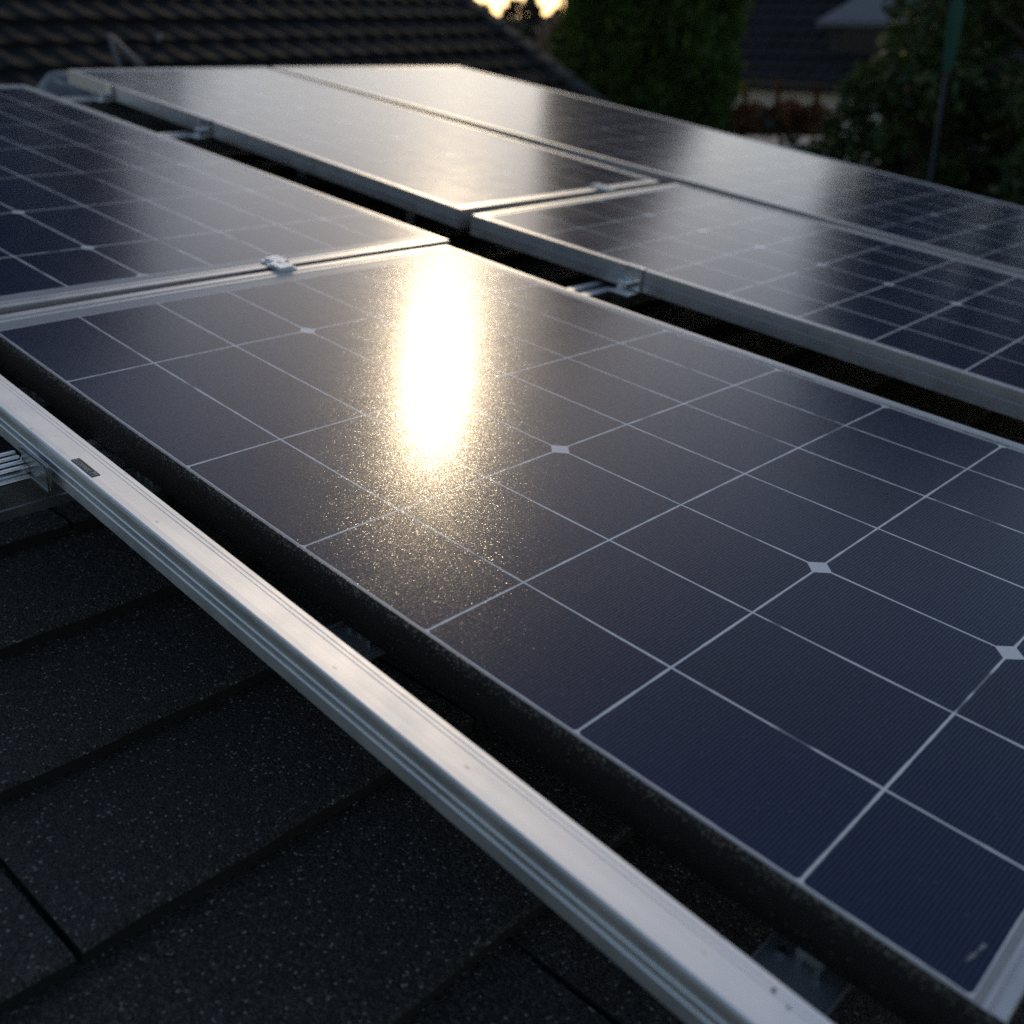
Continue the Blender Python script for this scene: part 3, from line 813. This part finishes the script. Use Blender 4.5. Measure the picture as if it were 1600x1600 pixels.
def brick_house():
    root = empty('brick_house', rot_z_at((3.2, 39, 0), R(8)), 'distant brick house glimpsed between tiled verge and tall conifer', 'house')
    b = MB(); b.box(-2.0, 3, -2, 2, 0, 3.9); b.build('wall', mat_plain('old brick', (0.22, 0.10, 0.06), 0.85, 0, 4, 0.3), root)
    r = MB(); r.add([(-2.2, -2.3, 3.9), (3.2, -2.3, 3.9), (3.2, 0, 4.75), (-2.2, 0, 4.75), (-2.2, 2.3, 3.9), (3.2, 2.3, 3.9)], [(0, 1, 2, 3), (3, 2, 5, 4), (0, 3, 4), (1, 5, 2), (0, 4, 5, 1)])
    r.build('roof', mat_tile('old clay tile', (0.10, 0.05, 0.035)), root)
    c = MB(); c.box(-1.9, -1.4, -.4, .2, 4.0, 5.0, .02); c.build('chimney', mat_plain('chimney brick', (0.2, 0.1, 0.07), 0.85, 0, 6, .3), root)
brick_house()

# ------------------------------------------------------------------ vegetation
def leaf_mesh(name, pts, nrm, size, mat, parent=None, rng=None, droop=0.0, aspect=0.6, matrix=None, bright=None):
    """many small two-triangle leaves, one mesh"""
    rng = rng or RNG; N = len(pts)
    d = rng.normal(size=(N, 3)) * 0.9 + nrm * 0.6; d[:, 2] -= droop
    d /= np.linalg.norm(d, axis=1)[:, None]
    a = np.cross(d, rng.normal(size=(N, 3))); a /= np.linalg.norm(a, axis=1)[:, None]
    L = size * rng.uniform(.6, 1.3, N)[:, None]; Wd = L * aspect * .5
    nn = np.cross(d, a)
    p0 = pts - d * L * .5; p2 = pts + d * L * .5
    p1 = pts + a * Wd + nn * Wd * .35; p3 = pts - a * Wd + nn * Wd * .35
    V = np.stack([p0, p1, p2, p3], 1).reshape(-1, 3)
    me = bpy.data.meshes.new(name)
    me.vertices.add(4 * N); me.vertices.foreach_set('co', V.astype(np.float32).ravel())
    me.loops.add(4 * N); me.loops.foreach_set('vertex_index', np.arange(4 * N, dtype=np.int32))
    me.polygons.add(N); me.polygons.foreach_set('loop_start', np.arange(0, 4 * N, 4, dtype=np.int32))
    me.materials.append(mat)
    lay = me.uv_layers.new(name='leaf')
    rv = (rng.uniform(0, 1, N) if bright is None else bright)
    uv = np.repeat(np.stack([rv, rng.uniform(0, 1, N)], 1), 4, axis=0)
    lay.data.foreach_set('uv', uv.astype(np.float32).ravel())
    me.update(calc_edges=True); me.validate()
    o = bpy.data.objects.new(name, me); COL.objects.link(o)
    if parent: o.parent = parent
    elif matrix is not None: o.matrix_world = matrix
    return o

M_BARK = mat_plain('bark', (0.05, 0.038, 0.028), 0.9, 0, 12, 0.4, 0.6, 0.01)
M_THUJA = mat_leaf('conifer sprays', (0.03, 0.06, 0.008), (0.085, 0.145, 0.016), 0.45, 0.7)
M_LEAF = mat_leaf('broad leaves', (0.026, 0.048, 0.012), (0.075, 0.12, 0.026), 0.4, 0.55, (0.16, 0.15, 0.07))
M_DARKLEAF = mat_leaf('dark leaves', (0.016, 0.022, 0.010), (0.035, 0.045, 0.018), 0.2, 0.6)
M_RUST = mat_leaf('rusty foliage', (0.10, 0.042, 0.018), (0.22, 0.095, 0.036), 0.45, 0.6)
M_FAR = mat_leaf('far foliage', (0.02, 0.02, 0.012), (0.05, 0.042, 0.02), 0.25, 0.7)

def conifer(loc, h, r, label, n=70000, size=.15):
    root = empty('conifer_tree', Matrix.Translation(loc), label, 'tree')
    rng = np.random.default_rng(21)
    z = rng.uniform(0.02, 1, n) ** 0.9
    prof = np.minimum(1, 1.06 * (1 - z ** 3.2)) * (0.86 + .14 * np.minimum(1, z * 5))
    th = rng.uniform(0, 2 * np.pi, n)
    lump = 1 + .10 * rng.beta(1, 7, n) * (rng.uniform(0, 1, n) < .25) * 4 + .07 * np.sin(th * 5 + z * 17) + .06 * np.sin(th * 9 - z * 31) + .05 * np.sin(z * 60 + th * 3)
    rad = r * prof * lump * (1 - np.abs(rng.normal(0, .20, n)))
    p = np.stack([rad * np.cos(th), rad * np.sin(th), .15 + z * h], 1)
    nr = np.stack([np.cos(th), np.sin(th), .9 + 0 * th], 1)
    leaf_mesh('crown', p, nr, size, M_THUJA, root, rng, -0.9, .5)
    t = MB(); t.tube([(0, 0, -.1), (0.03, 0, h * .4), (0, .02, h * .93)], [r * .12, r * .08, .02], 10); t.build('trunk', M_BARK, root, smooth=True)
conifer((2.02, 17.3, 0), 11.0, 1.32, 'tall dense green columnar conifer beside the tiled verge')

def leafy_tree(name, loc, h, rx, rz, zc, label, n, size, mat, seed, nb=26, group=None):
    root = empty(name, Matrix.Translation(loc), label, 'tree', group)
    rng = np.random.default_rng(seed)
    t = MB(); t.tube([(0, 0, -.1), (.05, .03, zc * .45), (-.04, .02, zc), (0, 0, zc + rz * .55)], [rx * .085, rx * .065, rx * .045, .01], 10)
    cl = []
    for k in range(nb):
        th = rng.uniform(0, 6.28); cz = rng.uniform(-1, 1); rr = math.sqrt(max(0, 1 - cz * cz)) * rng.uniform(.45, .95)
        e = np.array([rr * rx * math.cos(th), rr * rx * math.sin(th), zc + cz * rz * .9])
        b = np.array([0, 0, max(.6, min(e[2] - rx * .4, zc + rz * .4))])
        m = (b + e) / 2 + np.array([0, 0, .1 * rx])
        t.tube([tuple(b), tuple(m), tuple(e)], [rx * .028, rx * .02, .006], 6)
        cl.append(e)
    t.build('trunk', M_BARK, root, smooth=True)
    cl = np.array(cl); which = rng.integers(0, nb, n)
    sp = rx * rng.uniform(.20, .38, nb)
    g = rng.normal(size=(n, 3)); g /= np.linalg.norm(g, axis=1)[:, None]
    p = cl[which] + g * (sp[which] * rng.uniform(.25, 1.0, n) ** .5)[:, None] * np.array([1, 1, .8])
    leaf_mesh('crown', p, g, size, mat, root, rng, .3, .62)
    return root
leafy_tree('broadleaf_tree', (4.5, 9.2, 0), 8, 1.5, 3.3, 5.0, 'leafy tree with pale glinting leaves standing behind the closed green parasol', 42000, .10, M_LEAF, 31, 95)
leafy_tree('broadleaf_tree', (3.5, 9.6, 0), 5, .86, 1.15, 3.7, 'small leafy tree spreading over the cream wall, beside the parasol pole', 13000, .085, M_LEAF, 33, 44)
leafy_tree('broadleaf_tree', (-10.6, 24, 0), 18, 4.6, 6.5, 11.5, 'huge dark tree standing behind the tiled house', 26000, .34, M_DARKLEAF, 41, 70)

# dark hedge under and behind the leafy tree
def hedge(x0, x1, y, z1, th, label, n, seed):
    rng = np.random.default_rng(seed)
    p = np.stack([rng.uniform(x0, x1, n), y + rng.normal(0, th, n), rng.uniform(0, 1, n) ** .7 * z1], 1)
    p[:, 2] *= 1 + .12 * np.sin(p[:, 0] * 3.1) + .08 * np.sin(p[:, 0] * 7.7)
    g = rng.normal(size=(n, 3))
    o = leaf_mesh('hedge', p, g, .13, M_DARKLEAF, None, rng, .2, .7)
    tag(o, label, 'hedge')
hedge(2.7, 12.0, 11.3, 3.45, .5, 'long dark evergreen hedge, low, running behind the parasol pole', 22000, 51)

def rusty_shrub(x, y, h, r, spike, label, seed):
    root = empty('rusty_shrub', Matrix.Translation((x, y, 0)), label, 'shrub', 'rusty brown shrubs before the cream wall')
    rng = np.random.default_rng(seed); n = 5500
    z = rng.uniform(0, 1, n); th = rng.uniform(0, 6.28, n)
    z = z ** .6; rad = r * (1 - z ** 26) * (1 - np.abs(rng.normal(0, .22, n))) * (1 + .1 * np.sin(th * 4 + z * 20))
    p = np.stack([rad * np.cos(th), rad * np.sin(th), z * h * (1 + .035 * np.sin(th * 3))], 1)
    m = 110; zz = rng.uniform(0, 1, m); tt = rng.uniform(0, 6.28, m); r2 = .04 * (1 - zz) + .012
    p2 = np.stack([r2 * np.cos(tt), r2 * np.sin(tt), h * .97 + zz * spike], 1)
    p = np.concatenate([p, p2]); g = p / (np.linalg.norm(p, axis=1)[:, None] + 1e-6)
    leaf_mesh('foliage', p, g, .12, M_RUST, root, rng, -.5, .5)
    t = MB(); t.tube([(0, 0, -.1), (0, 0, h * .9)], [.05, .02], 8); t.build('stem', M_BARK, root, smooth=True)
rusty_shrub(4.08, 20.0, 3.42, .48, .55, 'rusty brown shrub with a tall orange spike, next to the tall conifer', 61)
rusty_shrub(4.68, 20.1, 3.40, .48, .62, 'rusty brown shrub with the sharpest spike, middle of the shrub row', 62)
rusty_shrub(4.38, 20.5, 3.42, .50, .04, 'round-topped brown shrub without a spike, behind the first two rusty spikes', 64)
rusty_shrub(5.02, 20.5, 3.46, .50, .04, 'round-topped brown shrub without a spike, behind the gap beside the broad rusty shrub', 65)
rusty_shrub(5.34, 20.0, 3.44, .56, .50, 'broad rusty brown shrub next to the leafy tree', 63)

hedge(3.95, 6.1, 11.9, 4.25, .4, 'taller leafy hedge block between the leafy tree and the cream wall', 12000, 52)

# the closed parasol on its pole
def parasol():
    root = empty('closed_parasol', Matrix.Translation((3.02, 8, 0)), 'closed green parasol on a thin dark pole before the leafy tree', 'parasol')
    p = MB(); p.tube([(0, 0, 0), (0, 0, 4.74)], .0145, 10); p.build('pole', mat_plain('dark pole', (0.02, 0.022, 0.03), 0.7, 0.0), root, smooth=True)
    mb = MB(); vs = []; n = 24; zz = [4.62, 4.66, 4.80, 4.95, 5.05, 5.12]; rr = [.024, .032, .040, .046, .040, .01]
    for z, r in zip(zz, rr):
        for q in range(n):
            a = 2 * math.pi * q / n; k = r * (1 + .28 * math.cos(6 * a))
            vs.append((k * math.cos(a), k * math.sin(a), z))
    fs = [(k * n + q, k * n + (q + 1) % n, (k + 1) * n + (q + 1) % n, (k + 1) * n + q) for k in range(len(zz) - 1) for q in range(n)]
    fs.append(tuple((len(zz) - 1) * n + q for q in range(n)))
    mb.add(vs, fs); mb.build('canopy', mat_plain('green cloth', (0.006, 0.06, 0.036), 0.7, 0, 30, .25), root, smooth=True)
parasol()

# far wood behind the gardens, low against the bright sky
def far_wood():
    rng = np.random.default_rng(71); n = 16000
    x = rng.uniform(-26, 40, n); top = 5.2 + .2 * np.sin(x * .9 + 1) + .3 * np.sin(x * 2.3) + .2 * np.sin(x * 5.1 + 2)
    p = np.stack([x, 60 + rng.normal(0, 1.6, n), rng.uniform(0, 1, n) ** .6 * top], 1)
    o = leaf_mesh('woods', p, rng.normal(size=(n, 3)), .55, M_FAR, None, rng, .1, .7)
    tag(o, 'low dark line of woods on the horizon under the bright sky', 'woods', kind='stuff')
far_wood()
